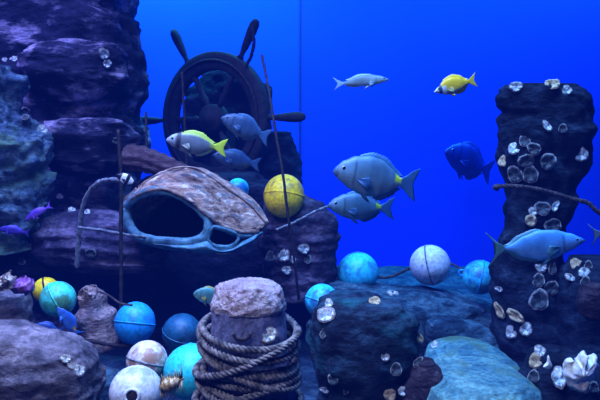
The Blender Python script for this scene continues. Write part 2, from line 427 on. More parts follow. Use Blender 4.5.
hand_prof = [(.030, 66*u), (.020, .60), (.022, .63), (.030, .67), (.036, .74), (.042, .81), (.040, .87), (.026, .905), (.002, .915)]
for k in range(6):
    a = k*PI/3
    M = Matrix.Rotation(PI/2-a, 4, 'Y')
    mb = MB(); mb.lathe(spoke_prof, 14, M); s = mb.build('spoke', M_WHEEL, W)
    mb = MB(); mb.lathe(hand_prof, 14, M); mb.build('handle', M_WHEEL, s)
mb = MB(); mb.box((0, .12, -.45), (.09, .06, .55)); mb.box((0, .06, 0), (.05, .08, .05)); mb.build('stand', M_WHEEL, W, smooth=False)

# ------------------------------------------------------------------ wreck shell with two openings
S = empty('wreck_canopy', P(195, 235, 3.9))
tag(S, 'domed brown wooden wreck canopy with two dark oval openings', 'shipwreck part')
def curve(pp, Y, n=48):
    if isinstance(Y, (list, tuple)): return spline([P(x, y, yy) for (x, y), yy in zip(pp, Y)], n)
    return spline([P(x, y, Y) for x, y in pp], n)
A = curve([(124, 207), (136, 197), (150, 191), (165, 190), (180, 195), (197, 206), (210, 218), (224, 227), (240, 232), (258, 232)], [3.75, 3.66, 3.6, 3.56, 3.54, 3.54, 3.56, 3.6, 3.66, 3.74])
B = curve([(123, 205), (133, 196), (148, 185), (163, 176), (180, 169), (198, 167), (216, 175), (238, 189), (256, 204), (268, 222)], [3.8, 3.82, 3.84, 3.86, 3.88, 3.9, 3.9, 3.9, 3.88, 3.82])
C = curve([(130, 232), (140, 228), (155, 222), (170, 214), (186, 206), (204, 200), (222, 204), (240, 212), (254, 222), (264, 230)], [4.0, 4.1, 4.2, 4.28, 4.32, 4.34, 4.32, 4.28, 4.2, 4.0])
def bez(a, b, c, t):
    m = b*2-(a+c)/2              # passes through b at t=.5
    return a*(1-t)**2+m*2*t*(1-t)+c*t*t
rws = []
for j in range(49):
    t = j/48
    row = []
    for i in range(48):
        p = bez(A[i], B[i], C[i], t)
        g = .010*math.cos(min(1, abs((t*7) % 1-.5)*12)*PI)*.5   # plank grooves
        p = p+Vector((0, -.3, 1)).normalized()*(g*.8+.010*fbm(p*12)+.004*noise.noise(p*40))
        row.append(p)
    rws.append(row)
mb = MB(); mb.grid(rws, closed=False, caps=False)
m, nt, b = new_mat('weathered brown planking')
v = coords(nt, (1.6, 3.5, 5.5))
n1 = N(nt, 'ShaderNodeTexNoise', Scale=5.5, Detail=9.0, Roughness=.72); nt.links.new(v, n1.inputs['Vector'])
n2 = N(nt, 'ShaderNodeTexNoise', Scale=3.2, Detail=5.0, Roughness=.6); nt.links.new(v, n2.inputs['Vector'])
c1 = ramp(nt, n1.outputs['Fac'], [(.38, (.08, .045, .03)), (.47, (.34, .21, .14)), (.56, (.52, .38, .29)), (.68, (.95, .84, .70))])
f = ramp(nt, n2.outputs['Fac'], [(.53, (0, 0, 0)), (.62, (1, 1, 1))])
nt.links.new(mix(nt, f, c1, (.16, .17, .17)), b.inputs['Base Color']); b.inputs['Roughness'].default_value = .8
bump(nt, b, n1.outputs['Fac'], .9, .02)
M_PLANK = m
o = mb.build('planked_dome', M_PLANK, S); 
sm = o.modifiers.new('thickness', 'SOLIDIFY'); sm.thickness = .022; sm.offset = -1
# raised planking edges
for t, r_ in ((.0, .012), (.34, .006), (.66, .006)):
    pts = [bez(A[i], B[i], C[i], t)+Vector((0, -.004, .004)) for i in range(48)]
    mb = MB(); mb.tube(pts, r_, 8, jitter=.5); mb.build('edge_moulding', M_PLANK, S)
# front frame: an outer outline with two holes made as tubes + web, lying below the dome's front edge
M_FRAME = plain('pale teal crusted frame', (.03, .09, .13), (.16, .36, .42), rough=.7, s=14, bs=.8, lo=.35, hi=.65, dist=.02)
def ring(pp, Ys, r, name, flat=1.0):
    c = spline([P(x, y, Y) for (x, y), Y in zip(pp+[pp[0]], Ys+[Ys[0]])], 80)
    mb = MB(); mb.tube(c, r, 10, caps=False, jitter=.35); return mb.build(name, M_FRAME, S)
H1 = [(128, 208), (136, 200), (150, 194), (165, 193), (180, 198), (196, 209), (205, 220), (204, 232), (192, 239), (172, 239), (152, 237), (138, 232), (131, 221)]
Y1 = [3.74, 3.68, 3.62, 3.58, 3.57, 3.57, 3.56, 3.55, 3.54, 3.56, 3.6, 3.66, 3.72]
ring(H1, Y1, lambda t: .011, 'opening_frame')
H2 = [(209, 232), (214, 227), (224, 229), (236, 234), (238, 240), (230, 246), (216, 246), (208, 240)]
Y2 = [3.55, 3.56, 3.58, 3.62, 3.62, 3.6, 3.57, 3.55]
ring(H2, Y2, lambda t: .010, 'small_opening_frame')
O1 = [(124, 206), (134, 197), (149, 190), (165, 189), (181, 194), (198, 205), (209, 219), (209, 235), (195, 247), (172, 248), (150, 243), (135, 237), (125, 222)]
def closed(pp, Ys, d=0): return spline([P(x, y, Y+d) for (x, y), Y in zip(pp+[pp[0]], Ys+[Ys[0]])], 81)
oo, hh = closed(O1, Y1, .02), closed(H1, Y1)
mb = MB(); mb.grid([[a.lerp(b_, k/6)+Vector((0, -.012*math.sin(k/6*PI)+.004*noise.noise(a*30+Vector((k, 0, 0))), 0)) for a, b_ in zip(oo, hh)] for k in range(7)], closed=False, caps=False)
o = mb.build('face_plate', M_FRAME, S); sm = o.modifiers.new('thickness', 'SOLIDIFY'); sm.thickness = .018
# lower lip: swept sheet below both openings
lo1 = curve([(129, 224), (140, 235), (160, 241), (185, 243), (206, 240), (216, 248), (232, 248), (246, 240), (262, 232)], [3.72, 3.65, 3.6, 3.56, 3.55, 3.57, 3.6, 3.66, 3.76])
lo2 = curve([(127, 226), (140, 241), (162, 247), (190, 252), (210, 253), (226, 252), (242, 248), (254, 241), (264, 233)], [3.74, 3.68, 3.64, 3.6, 3.6, 3.62, 3.66, 3.72, 3.8])
lo3 = curve([(132, 226), (144, 238), (164, 244), (190, 247), (210, 248), (226, 247), (240, 243), (252, 238), (262, 232)], [4.0, 4.1, 4.2, 4.25, 4.25, 4.2, 4.15, 4.05, 3.95])
rws = []
for j in range(21):
    t = j/20; row = []
    for i in range(48):
        p = bez(lo1[i], lo2[i], lo3[i], t); row.append(p+Vector((0, 0, .008*fbm(p*14))))
    rws.append(row)
mb = MB(); mb.grid(rws, closed=False, caps=False); o = mb.build('lower_lip', M_FRAME, S)
sm = o.modifiers.new('thickness', 'SOLIDIFY'); sm.thickness = .02; sm.offset = 1
# web between the dome edge, the two holes and right tip
mb = MB()
w1 = curve([(206, 216), (214, 224), (226, 229), (240, 234), (260, 233)], [3.57, 3.58, 3.6, 3.65, 3.76], 24)
w2 = curve([(206, 226), (210, 228), (224, 230), (239, 237), (258, 235)], [3.56, 3.57, 3.6, 3.65, 3.76], 24)
mb.grid([[p for p in w1], [p+Vector((0, .01, 0)) for p in w2]], closed=False, caps=False)
w3 = curve([(205, 224), (207, 232), (206, 240)], [3.56, 3.555, 3.55], 12); w4 = curve([(210, 226), (209, 233), (210, 242)], [3.56, 3.555, 3.56], 12)
mb.grid([w3, w4], closed=False, caps=False)
o = mb.build('web', M_FRAME, S); sm = o.modifiers.new('thickness', 'SOLIDIFY'); sm.thickness = .014
# added dark sheet inside, standing in for the shade within the openings
mb = MB(); inflate(mb, [(132, 215), (150, 196), (180, 196), (215, 215), (250, 228), (240, 244), (200, 248), (150, 240)], 4.12, .05); mb.build('opening_shade_sheet', M_DARK, S)

for c_ in S.children: c_.location = -S.location

# ------------------------------------------------------------------ driftwood log behind
L = []
p0, p1 = P(124, 158, 4.3), P(188, 176, 4.2)
mb = MB(); pts = spline([p0, p0.lerp(p1, .33)+Vector((0, 0, .03)), p0.lerp(p1, .66)+Vector((0, 0, .015)), p1], 60)
fr = frames(pts); rws = []
for i, (p, t, a, b_) in enumerate(fr):
    w = i/59; r = .085*(1-.25*w)*min(1, .55+w*9)*min(1, .5+(1-w)*9)
    r *= 1+.05*math.cos(w*2*PI*7)
    rws.append([p+(a*math.cos(q)+b_*math.sin(q))*r*(1+.10*noise.noise(Vector((math.cos(q)*2, math.sin(q)*2, w*4)))+.07*math.cos(q*9)) for q in [k*2*PI/40 for k in range(40)]])
mb.grid(rws); o = mb.build('driftwood_log', M_LOG, loc=p0.lerp(p1, .5)); tag(o, 'thick ribbed reddish brown log lying behind the wreck canopy', 'log'); ROCKS.append(o)

# ------------------------------------------------------------------ mooring bollard + rope
BY = 2.35; bz = lambda y: P(248, y, BY).z
bx = P(249, 340, BY).x; ub = BY/F
prof = [(0.001, bz(282)), (18*ub, bz(282)), (29*ub, bz(284)), (34*ub, bz(289)), (36.5*ub, bz(297)), (38*ub, bz(304)), (37.6*ub, bz(308)), (38*ub, bz(320)), (39.5*ub, bz(340)), (41*ub, bz(360)), (44*ub, bz(380)), (47*ub, bz(400)), (52*ub, bz(430)), (56*ub, 0.0)]
T = empty('mooring_bollard', (bx, BY, 0)); tag(T, 'stout blue grey mooring post with a crusty pink cap', 'mooring post')
def lathe_noise(prof, amp, n, freq, sub=6):
    rws = []
    pf = []
    for i in range(len(prof)-1):
        for k in range(sub): pf.append(tuple(prof[i][q]+(prof[i+1][q]-prof[i][q])*k/sub for q in (0, 1)))
    pf.append(prof[-1])
    for r, z in pf:
        row = []
        for j in range(n):
            a = 2*PI*j/n; d = Vector((math.cos(a), math.sin(a), 0)); p = d*r+Vector((0, 0, z))
            k = fbm(p*freq)*amp+noise.noise(p*freq*4)*amp*.5
            row.append(p+(d*min(1, r*12)+Vector((0, 0, .8)) if z > bz(288) else d)*k)
        rws.append(row)
    return rws
mb = MB(); mb.grid(lathe_noise(prof[:7]+[(34*ub, bz(310))], .010, 90, 16)[::-1]); cap = mb.build('stone_cap', M_BOLT, T)
mb = MB(); mb.grid(lathe_noise([(33*ub, bz(303)), (37.2*ub, bz(306))]+prof[7:], .004, 80, 9)[::-1]); mb.build('post', M_BOLS, T)
mb = MB()
mb.tube(spline([Vector((-.012+.028*math.cos(a), -38.5*ub-.010+.004*math.sin(a), bz(322)+.02*math.sin(a)-0.0)) for a in [PI+k*PI/10 for k in range(11)]], 24), .0055, 8, jitter=.4); mb.build('iron_staple', M_IRON, T)
def post_r(z):
    for i in range(6, len(prof)-1):
        (r0, z0), (r1, z1) = prof[i], prof[i+1]
        if z1 <= z <= z0: return r0+(r1-r0)*(z-z0)/(z1-z0)
    return prof[-1][0] if z < prof[-1][1] else prof[6][0]
rr_ = .0135
path = []
# (turn number -> centre height px, tilt px, tilt phase, extra radius)
keys = [(0, 326, 8, -1.2, .018), (1, 331, 12, -1.3, .028), (2, 348, 13, -.9, .016), (3, 352, 20, -.3, .014), (4, 358, -12, .1, .004), (5, 364, 22, .0, .022), (6, 370, 3, .2, .004), (7, 378, -18, .0, .020), (8, 382, 8, 0, .004), (9, 392, 16, 0, .018), (10, 396, -6, 0, .0), (11, 408, 6, 0, .004), (12, 424, 0, 0, 0)]
for i in range(12*90+1):
    t = i/90; k = min(11, int(t)); w = t-k; w = w*w*(3-2*w)
    a, b_ = keys[k], keys[k+1]
    yc, ti, ph, ex = [a[q]+(b_[q]-a[q])*w for q in (1, 2, 3, 4)]
    th = PI + 2*PI*t                       # starts at the left side
    z = bz(yc-ti*math.cos(th-PI-ph))
    r = post_r(z)+rr_*.95+ex
    path.append(Vector((bx+r*math.cos(th), BY+r*math.sin(th), z)))
mb = MB()
n_ = int(plen(path)/(4.0*rr_)*10); twisted(mb, spline(path[::3], n_), rr_, 4.0*rr_, 7)
o = mb.build('mooring_rope', M_ROPE, loc=(bx, BY, 0)); tag(o, 'thick twisted grey rope wound many times round the mooring post', 'rope')
# a second heavier crossing loop
pth = []
for i in range(91):
    th = 2*PI*i/90; z = bz(350-19*math.cos(th)); r = post_r(z)+rr_*3.2
    pth.append(Vector((bx+r*math.cos(th), BY+r*math.sin(th), z)))
mb = MB(); twisted(mb, spline(pth, 320), rr_, 4.0*rr_, 7)
pth2 = []
o = mb.build('rope_loop', M_ROPE, loc=(bx, BY, 0)); tag(o, 'single slanting rope loop hung over the top of the wound rope', 'rope')

# ------------------------------------------------------------------ buoys
def buoy(x, y, r, Y, mat, label, axis=(0, 0, 1), seam_mat=None, sx=1.0, group='floats lying and floating among the rocks', lug=False, band=True, sy=1.0, hole=False):
    R = r*px(Y); o = empty('net_float', P(x, y, Y)); ax = Vector(axis).normalized()
    q = Vector((0, 0, 1)).rotation_difference(ax); o.rotation_euler = q.to_euler()
    tag(o, label, 'buoy', group)
    pr = []
    for i in range(33):
        a = PI*i/32; rr = math.sin(a)*R*sx; z = math.cos(a)*R*sy; pr.append((max(rr, .0008), z))
    mb = MB(); mb.lathe(pr[::-1], 48); mb.build('ball', mat, o)
    if band:
        rws = []
        sm_ = seam_mat or mat
        for i in range(65):
            a = 2*PI*i/64
            rws.append([Vector(((R*sx+dr)*math.cos(a), (R*sx+dr)*math.sin(a), dz)) for dr, dz in ((-.005, -.006), (.002, -.004), (.0035, 0), (.002, .004), (-.005, .006))])
        mb = MB(); mb.grid(rws, True, False); mb.build('seam_band', sm_, o)
    if lug:
        for sg in (-1, 1):
            rws = []
            for i in range(25):
                a = 2*PI*i/24; rws.append([Vector(((R*.17+R*.06*math.cos(b))*math.cos(a), R*.06*math.sin(b), sg*R*sy*1.05+(R*.17+R*.06*math.cos(b))*math.sin(a))) for b in [k*PI/4 for k in range(8)]])
            mb = MB(); mb.grid(rws, True, False); mb.build('lug', sm_ if band else mat, o)
    if hole:
        mb = MB(); Mh = Matrix.Translation((0, 0, 0))
        mb.lathe([(R*.19, R*.99), (R*.21, R*1.05), (R*.28, R*1.05), (R*.34, R*.90)], 28, caps=False); mb.build('collar', mat, o)
        mb = MB(); mb.lathe([(.0008, R*1.005), (R*.19, R*1.0), (R*.21, R*.93)], 24); mb.build('hole_shade_disc', M_IRON, o)  # dark disc on the ball stands for the shade inside the hole
    return o
B_YEL = buoy_mat('worn yellow plastic', (1, .72, .02), (.45, .32, .06), .45)
B_YELB = buoy_mat('bright yellow plastic', (.98, .78, .02), (.55, .34, .03), .2)
B_GRN = buoy_mat('sea green plastic', (.10, .80, .62), (.10, .30, .16), .55)
B_BLU = buoy_mat('bright blue plastic', (.03, .48, .95), (.03, .20, .50), .3)
B_TEAL = buoy_mat('turquoise plastic', (.05, .75, .78), (.14, .42, .30), .3)
B_CYAN = buoy_mat('cyan plastic', (.06, .74, .92), (.04, .22, .42), .55, s=6)
B_WHT = buoy_mat('off white plastic', (.85, .86, .86), (.36, .32, .30), .35, s=7)
B_RUST = buoy_mat('rust streaked white plastic', (.85, .80, .74), (.42, .26, .18), .55, s=7)
B_PAL = buoy_mat('pale crusted plastic', (.78, .84, .86), (.40, .48, .44), .4, s=10)
B_DIM = buoy_mat('dull dark teal plastic', (.02, .16, .26), (.02, .07, .12), .5)  # darker base and patch tones than the turquoise plastic
buoy(284, 196, 20.5, 4.1, B_YEL, 'worn yellow buoy crossed by a thin iron pole', (.1, .3, 1), seam_mat=B_YEL, sy=1.08)
buoy(46, 290, 13, 3.35, B_YELB, 'small bright yellow buoy tucked behind the sea green one', (1, .3, .2), seam_mat=M_IRON)
buoy(58, 299, 18, 3.15, B_GRN, 'sea green buoy against the small yellow buoy', (.9, .2, .5))
buoy(135, 323, 20.5, 3.35, B_BLU, 'bright blue buoy behind the rust streaked white buoy', (.1, .3, 1), sy=1.06)
buoy(182, 333, 20, 3.5, B_DIM, 'dull dark teal buoy beside the mooring post', (.3, -.2, 1), lug=False)
buoy(147, 361, 21, 2.75, B_RUST, 'rust streaked white buoy beside the turquoise buoy', (.25, .25, 1), seam_mat=M_IRONL)
buoy(136, 392, 27, 2.45, B_PAL, 'large pale buoy with a round plug hole, lowest in front', (.1, -1, .22), band=False, lug=False, hole=True)
buoy(192, 372, 29, 2.72, B_TEAL, 'turquoise buoy pressed against the wound rope', (.97, -.15, .12), seam_mat=B_TEAL, lug=False)
buoy(322, 301, 17.5, 3.5, B_CYAN, 'half hidden cyan buoy behind the algae covered boulder', (.3, .2, 1), lug=False)
buoy(358, 272, 20.5, 4.3, B_CYAN, 'cyan buoy at the end of the float line near the purple boulder', (1, -.5, .1), seam_mat=B_CYAN, sy=1.0)
buoy(430, 265, 20.5, 4.3, B_WHT, 'off white buoy in the middle of the float line', (.96, -.3, .25), seam_mat=M_IRONL)
buoy(480, 277, 17.5, 4.05, B_CYAN, 'bright cyan buoy on the float line against the rock stack', (.95, -.2, -.2), seam_mat=B_BLU, lug=True)
buoy(238, 189, 11, 4.5, B_CYAN, 'cyan buoy barely peeping over the wreck canopy', (.5, .2, 1), lug=False)
# float line
for pts, r, lab in (([(376, 277, 4.3), (390, 277, 4.3), (411, 268, 4.3)], .010, 'frayed rope between the cyan buoy and the off white buoy'),
                    ([(450, 263, 4.3), (458, 267, 4.2), (464, 274, 4.1)], .008, 'short rope between the off white buoy and the buoy by the stack')):
    mb = MB(); p_ = [P(*q) for q in pts]; twisted(mb, p_, r, 5*r); o = mb.build('float_rope', M_ROPED, loc=p_[0]); tag(o, lab, 'rope')

p_ = [P(251, 27, 5.3), P(254, 42, 5.3), P(251, 56, 5.32), P(246, 66, 5.35)]
mb = MB(); mb.tube(spline(p_, 40), .014, 8, jitter=.4); o = mb.build('frayed_cord', M_WHEEL, loc=p_[3]); tag(o, 'dark cord hanging off the tallest wheel handle', 'cord')
# rope round the pillar
p_ = [P(640, 235, 3.3), P(600, 213, 3.36), P(588, 203, 3.38), P(572, 199, 3.39), P(545, 191, 3.40), P(522, 187, 3.40), P(502, 186, 3.44), P(495, 187, 3.6), P(497, 189, 3.8)]
mb = MB(); twisted(mb, spline(p_, 160), .013); o = mb.build('hanging_rope', M_ROPED, loc=p_[3]); tag(o, 'brown rope slung across the waist of the rock stack', 'rope')

# ------------------------------------------------------------------ iron poles and hoop
def pole(pts, r, lab, mat=M_IRON, name='iron_pole', cat='pole', group='thin iron poles of the old cage'):
    p_ = [P(*q) for q in pts]; mb = MB(); mb.tube(spline(p_, 60), r, 10, jitter=.5)
    o = mb.build(name, mat, loc=p_[-1]); tag(o, lab, cat, group); return o
pole([(262, 55, 4.1), (269, 92, 4.02), (276, 135, 3.95), (283, 175, 3.9), (288, 215, 3.88), (293, 250, 3.9), (299, 300, 3.95)], .0085, 'long leaning iron pole passing in front of the yellow buoy', M_IRON)
pole([(118, 130, 3.5), (121, 180, 3.48), (121, 240, 3.46), (121, 300, 3.44), (120, 345, 3.4)], .010, 'straight dark iron pole left of the wreck canopy')
pole([(182, 72, 4.5), (184, 110, 4.5), (187, 172, 4.5)], .009, 'thin upright pole in front of the ship wheel')
pole([(146, 112, 4.6), (147, 172, 4.5)], .009, 'short upright pole rising above the log')
pole([(78, 227, 3.75), (100, 230, 3.7), (122, 234, 3.5), (150, 238, 3.62)], .0085, 'level rusty rod joining the hoop to the straight pole', M_IRONL)
pole([(276, 230, 4.0), (295, 222, 4.02), (316, 211, 4.05), (332, 205, 4.1)], .008, 'slanting pale rod below the yellow buoy', M_IRONL)
pole([(60, 336, 3.3), (90, 341, 3.3), (120, 346, 3.3), (150, 344, 3.35)], .010, 'dark rod lying level below the pointed rock')
pole([(77, 268, 3.8), (79, 235, 3.78), (82, 210, 3.76), (88, 194, 3.74), (97, 184, 3.7), (108, 180, 3.65), (120, 180, 3.52)], .014, 'pale crusted iron hoop arching beside the cliff', M_IRONL, 'iron_hoop', 'hoop', None)
p_ = [P(92, 290, 3.3), P(106, 294, 3.25), P(120, 303, 3.22), P(132, 305, 3.1)]
mb = MB(); twisted(mb, p_, .006); o = mb.build('thin_rope', M_ROPED, loc=p_[0]); tag(o, 'thin rope draped over the pointed rock', 'rope')

# ------------------------------------------------------------------ fish
def interp(tab, x):
    for i in range(len(tab)-1):
        if tab[i][0] <= x <= tab[i+1][0]:
            w = (x-tab[i][0])/(tab[i+1][0]-tab[i][0]); w = w*w*(3-2*w)*.5+w*.5
            return [tab[i][k]+(tab[i+1][k]-tab[i][k])*w for k in range(1, len(tab[i]))]
    return list(tab[-1][1:])
# (u, top, bottom, half thickness) in body lengths; u=0 snout, then peduncle at pe
SP = {
 'chub': dict(pe=.78, fork=.28, tab=[(0, .000, -.012, .006), (.025, .05, -.048, .030), (.10, .128, -.105, .06), (.22, .195, -.17, .082), (.38, .225, -.215, .09), (.52, .205, -.205, .078), (.65, .13, -.14, .05), (.74, .065, -.07, .026), (.78, .045, -.05, .014), (.84, .08, -.085, .006), (.92, .15, -.15, .004), (1, .19, -.19, .003)],
    dorsal=(.26, .74, .05, 12), anal=(.48, .74, .05, 7), eye=(.10, .045, .024), pec=(.25, -.05, .15)),
 'slim': dict(pe=.82, fork=.45, tab=[(0, .0, -.008, .005), (.04, .03, -.028, .02), (.15, .085, -.06, .045), (.32, .125, -.085, .06), (.5, .125, -.08, .055), (.68, .075, -.055, .035), (.78, .035, -.03, .016), (.82, .026, -.024, .01), (.88, .055, -.05, .005), (1, .13, -.12, .003)],
    dorsal=(.30, .72, .028, 10), anal=(.52, .74, .028, 7), eye=(.085, .025, .017), pec=(.24, -.03, .11)),
 'jack': dict(pe=.80, fork=.62, tab=[(0, .0, -.010, .005), (.04, .035, -.035, .022), (.14, .09, -.09, .045), (.30, .145, -.155, .062), (.46, .155, -.17, .06), (.62, .105, -.12, .04), (.74, .035, -.045, .018), (.80, .016, -.02, .009), (.86, .06, -.06, .005), (1, .20, -.18, .003)],
    dorsal=(.42, .76, .028, 8), anal=(.46, .76, .035, 8), eye=(.085, .02, .015), pec=(.26, -.04, .15)),
 'fox': dict(pe=.80, fork=.35, tab=[(0, -.02, -.035, .008), (.05, .012, -.055, .02), (.12, .06, -.09, .04), (.25, .145, -.14, .055), (.42, .17, -.16, .055), (.58, .14, -.135, .045), (.72, .065, -.065, .022), (.80, .04, -.04, .012), (.88, .085, -.08, .005), (1, .16, -.15, .003)],
    dorsal=(.20, .74, .06, 14), anal=(.45, .74, .05, 8), eye=(.10, .01, .018), pec=(.26, -.04, .13)),
}
def lerp3(a, b, t): t = max(0, min(1, t)); return tuple(a[i]+(b[i]-a[i])*t for i in range(3))
def fish(name, cx, cy, L, Y, sp, yaw, tilt, colf, label, group='fish swimming in the tank', bend=.04, tall=1.0, roll=0):
    d = SP[sp]; Lm = L*px(Y)/max(.3, abs(math.cos(yaw)))
    if abs(math.cos(yaw)) < .3: Lm = L*px(Y)
    V = []; Fc = []; Cc = []
    nu, nv = 46, 28; pe = d['pe']
    def pos(x, y, z): return Vector(((x-.5)*Lm, y*Lm+bend*Lm*max(0, x-.35)**2*2.4, z*Lm*tall))
    us = [i/(nu-1) for i in range(nu)]; us[0] = 0.0; 
    for u_ in us:
        top, bot, th = interp(d['tab'], u_)
        zc, hz = (top+bot)/2, (top-bot)/2
        for j in range(nv):
            a = 2*PI*j/nv; vz = math.sin(a); vy = math.cos(a)
            x = u_
            if u_ > pe:
                s = (u_-pe)/(1-pe); x = pe+(1-pe)*s*(1-d['fork']*(1-abs(vz)**1.2))
            yy = vy*th if u_ <= pe else (1 if vy > 0 else -1)*th*abs(vy)**.5
            zz = zc+hz*vz
            if u_ > pe: zz += .004*math.sin(vz*22)*((u_-pe)/(1-pe))
            V.append(pos(x, yy, zz)); Cc.append(colf(x, vz, 'tail' if u_ > pe else 'body'))
    for i in range(nu-1):
        for j in range(nv):
            a = i*nv+j; b_ = i*nv+(j+1) % nv; Fc.append((a, a+nv, b_+nv, b_))
    Fc.append(tuple(range(nv))); Fc.append(tuple((nu-1)*nv+j for j in range(nv))[::-1])
    for key, sg in (('dorsal', 1), ('anal', -1)):
        u0, u1, h, sp_ = d[key]; n_ = 40; k0 = len(V)
        for i in range(n_):
            w = i/(n_-1); uu = u0+(u1-u0)*w
            top, bot, th = interp(d['tab'], uu); base = top if sg > 0 else bot
            env = (math.sin(PI*min(1, w*1.15+.06))**.6 if w*1.15+.06 < 1 else .12)
            hh = h*(max(.12, env))*(1-.18*abs(math.sin(w*sp_*PI)))
            for yy in (-1, 1):
                V.append(pos(uu, yy*.006, base-sg*.012)); V.append(pos(uu+.05*(.3+w), yy*.0015, base+sg*hh))
                Cc += [colf(uu, sg, key)]*2
        for i in range(n_-1):
            a = k0+i*4
            Fc += [(a, a+1, a+5, a+4), (a+2, a+6, a+7, a+3), (a+1, a+3, a+7, a+5)]
        Fc += [(k0, k0+2, k0+3, k0+1), (k0+(n_-1)*4, k0+(n_-1)*4+1, k0+(n_-1)*4+3, k0+(n_-1)*4+2)]
    # pelvic fin blade
    for sg in (-1, 1):
        top, bot, th = interp(d['tab'], .36); k0 = len(V)
        pts = [(.34, sg*.02, bot*.93), (.40, sg*.02, bot*.97), (.46, sg*.03, bot-.07), (.41, sg*.03, bot-.045)]
        for x, y, z in pts:
            V.append(pos(x, y, z)); V.append(pos(x, y+.005, z)); Cc += [colf(x, -1, 'anal')]*2
        Fc += [(k0, k0+2, k0+4, k0+6), (k0+7, k0+5, k0+3, k0+1)]
        for a in range(4): b_ = (a+1) % 4; Fc.append((k0+a*2, k0+a*2+1, k0+b_*2+1, k0+b_*2))
    o = mesh_obj(name, V, Fc, M_FISH, colors=Cc)
    ex, ez, er = d['eye']; th = interp(d['tab'], ex)[2]
    for sg in (-1, 1):
        mb = MB(); c = pos(ex, sg*(th*.80), ez)
        mb.lathe([(.0001, -er*Lm*.45), (er*Lm*.7, -er*Lm*.3), (er*Lm, 0), (er*Lm*.8, er*Lm*.28), (er*Lm*.55, er*Lm*.40)], 20, Matrix.Translation(c) @ Matrix.Rotation(-sg*PI/2, 4, 'X'), caps=False)
        e = mb.build('eye', M_EYER, o)
        mb = MB(); mb.lathe([(er*Lm*.78, er*Lm*.30), (er*Lm*.62, er*Lm*.50), (er*Lm*.25, er*Lm*.62), (.0001, er*Lm*.64)], 18, Matrix.Translation(c) @ Matrix.Rotation(-sg*PI/2, 4, 'X'), caps=False)
        mb.build('pupil', M_EYE, e)
        # pectoral fin: thin fan
        pxx, pz, pl = d['pec']; th2 = interp(d['tab'], pxx)[2]; v = []; cc = []
        for i in range(9):
            w = i/8; a = -.55+w*.95
            for s_, rr in ((0, .02), (1, .5), (2, 1)):
                q = pos(pxx+pl*rr*math.cos(a)*(1-.25*abs(w-.4)), sg*(th2*.97+.05*rr), pz+pl*rr*math.sin(a)-.02*rr); v.append(q)
                cc.append(colf(pxx, .2, 'pec'))
        f = []
        for i in range(8):
            for s_ in (0, 1): a = i*3+s_; f.append((a, a+1, a+4, a+3))
        pf = mesh_obj('pectoral_fin', v, f, M_FISH, o, colors=cc); so = pf.modifiers.new('t', 'SOLIDIFY'); so.thickness = .0025*Lm*2
    o.location = P(cx, cy, Y); o.rotation_euler = (roll, tilt, yaw)
    tag(o, label, 'fish', group)
    return o
def c_grey(back, belly, fin, spot=None, stripes=False, tailc=None):
    def f(x, v, part):
        if part == 'tail': c = tailc or fin; return c
        if part in ('dorsal', 'anal', 'pec'): return fin
        c = lerp3(belly, back, (v+.9)/1.5)
        if stripes: c = lerp3(c, back, .35*(.5+.5*math.sin(x*60)))
        if spot and x > .70 and v > -.2: c = spot
        if part == 'body' and .30 < x < .66: c = lerp3(c, tuple(q*.55 for q in back), .55*math.sin((x-.30)/.36*PI)*max(0, 1-abs(v-.15)*1.3))
        if .205 < x < .225 and abs(v) < .7: c = tuple(q*.55 for q in c)
        if x < .05: c = lerp3(c, tuple(q*.5 for q in back), .5)
        return c
    return f
G1 = c_grey((.10, .22, .30), (.26, .44, .50), (.06, .18, .34), (.55, .70, .05))
G2 = c_grey((.09, .21, .28), (.20, .38, .42), (.06, .18, .32), (.40, .55, .05))
def col1(x, v, part):
    if part == 'tail': return (.65, .80, .06)
    if part == 'dorsal': return (.50, .65, .08)
    if part == 'anal': return (.30, .42, .30)
    if part == 'pec': return (.45, .5, .4)
    c = lerp3((.22, .26, .28), (.15, .19, .20), (v+1)/2)
    if v > .75: c = lerp3(c, (.5, .62, .1), .8)
    if x > .68: c = lerp3(c, (.60, .75, .06), (x-.68)*9)
    if .17 < x < .23: c = (.05, .06, .08)
    if x < .15: c = (.40, .46, .5)
    return c
def colf_fox(x, v, part):
    if part in ('tail', 'dorsal', 'anal'): return (.90, .62, .03)
    if part == 'pec': return (.8, .75, .3)
    if x < .10: return (.72, .80, .78)
    if x < .17: return (.08, .10, .14)
    if x < .26 and v < .4: return (.70, .80, .80)
    if v < -.55: return (.30, .36, .26)
    return (.95, .62, .02)
fish('grey_chub', 377, 178, 90, 3.3, 'chub', math.radians(12), math.radians(10), G1, 'largest grey fish with a yellow spot before its tail', tall=1.0)
fish('grey_chub', 362, 207, 70, 3.55, 'chub', math.radians(14), math.radians(4), G2, 'grey green fish swimming just beneath the largest grey fish', tall=.86)
fish('rabbitfish', 197, 144, 60, 3.6, 'chub', math.radians(10), math.radians(8), col1, 'grey fish with lemon yellow tail and a dark bar behind its eye', tall=.82)
fish('blue_grey_fish', 246, 128, 52, 3.9, 'chub', math.radians(14), math.radians(22), c_grey((.05, .11, .20), (.10, .19, .28), (.07, .16, .28)), 'plain blue grey fish in front of the wheel, upper of two', tall=.92)
fish('blue_grey_fish', 237, 160, 48, 4.1, 'chub', math.radians(14), math.radians(12), c_grey((.03, .08, .16), (.06, .13, .24), (.04, .10, .20)), 'dim blue fish below the plain blue grey fish', tall=.8)
fish('silver_fish', 361, 82, 54, 3.8, 'slim', math.radians(180-12), math.radians(4), c_grey((.14, .26, .28), (.42, .58, .54), (.28, .44, .46)), 'slender silver fish alone in open water', tall=.95)
fish('yellow_foxface', 456, 85, 48, 3.6, 'fox', math.radians(16), math.radians(-14), colf_fox, 'bright yellow fish with a white face', tall=1.0)
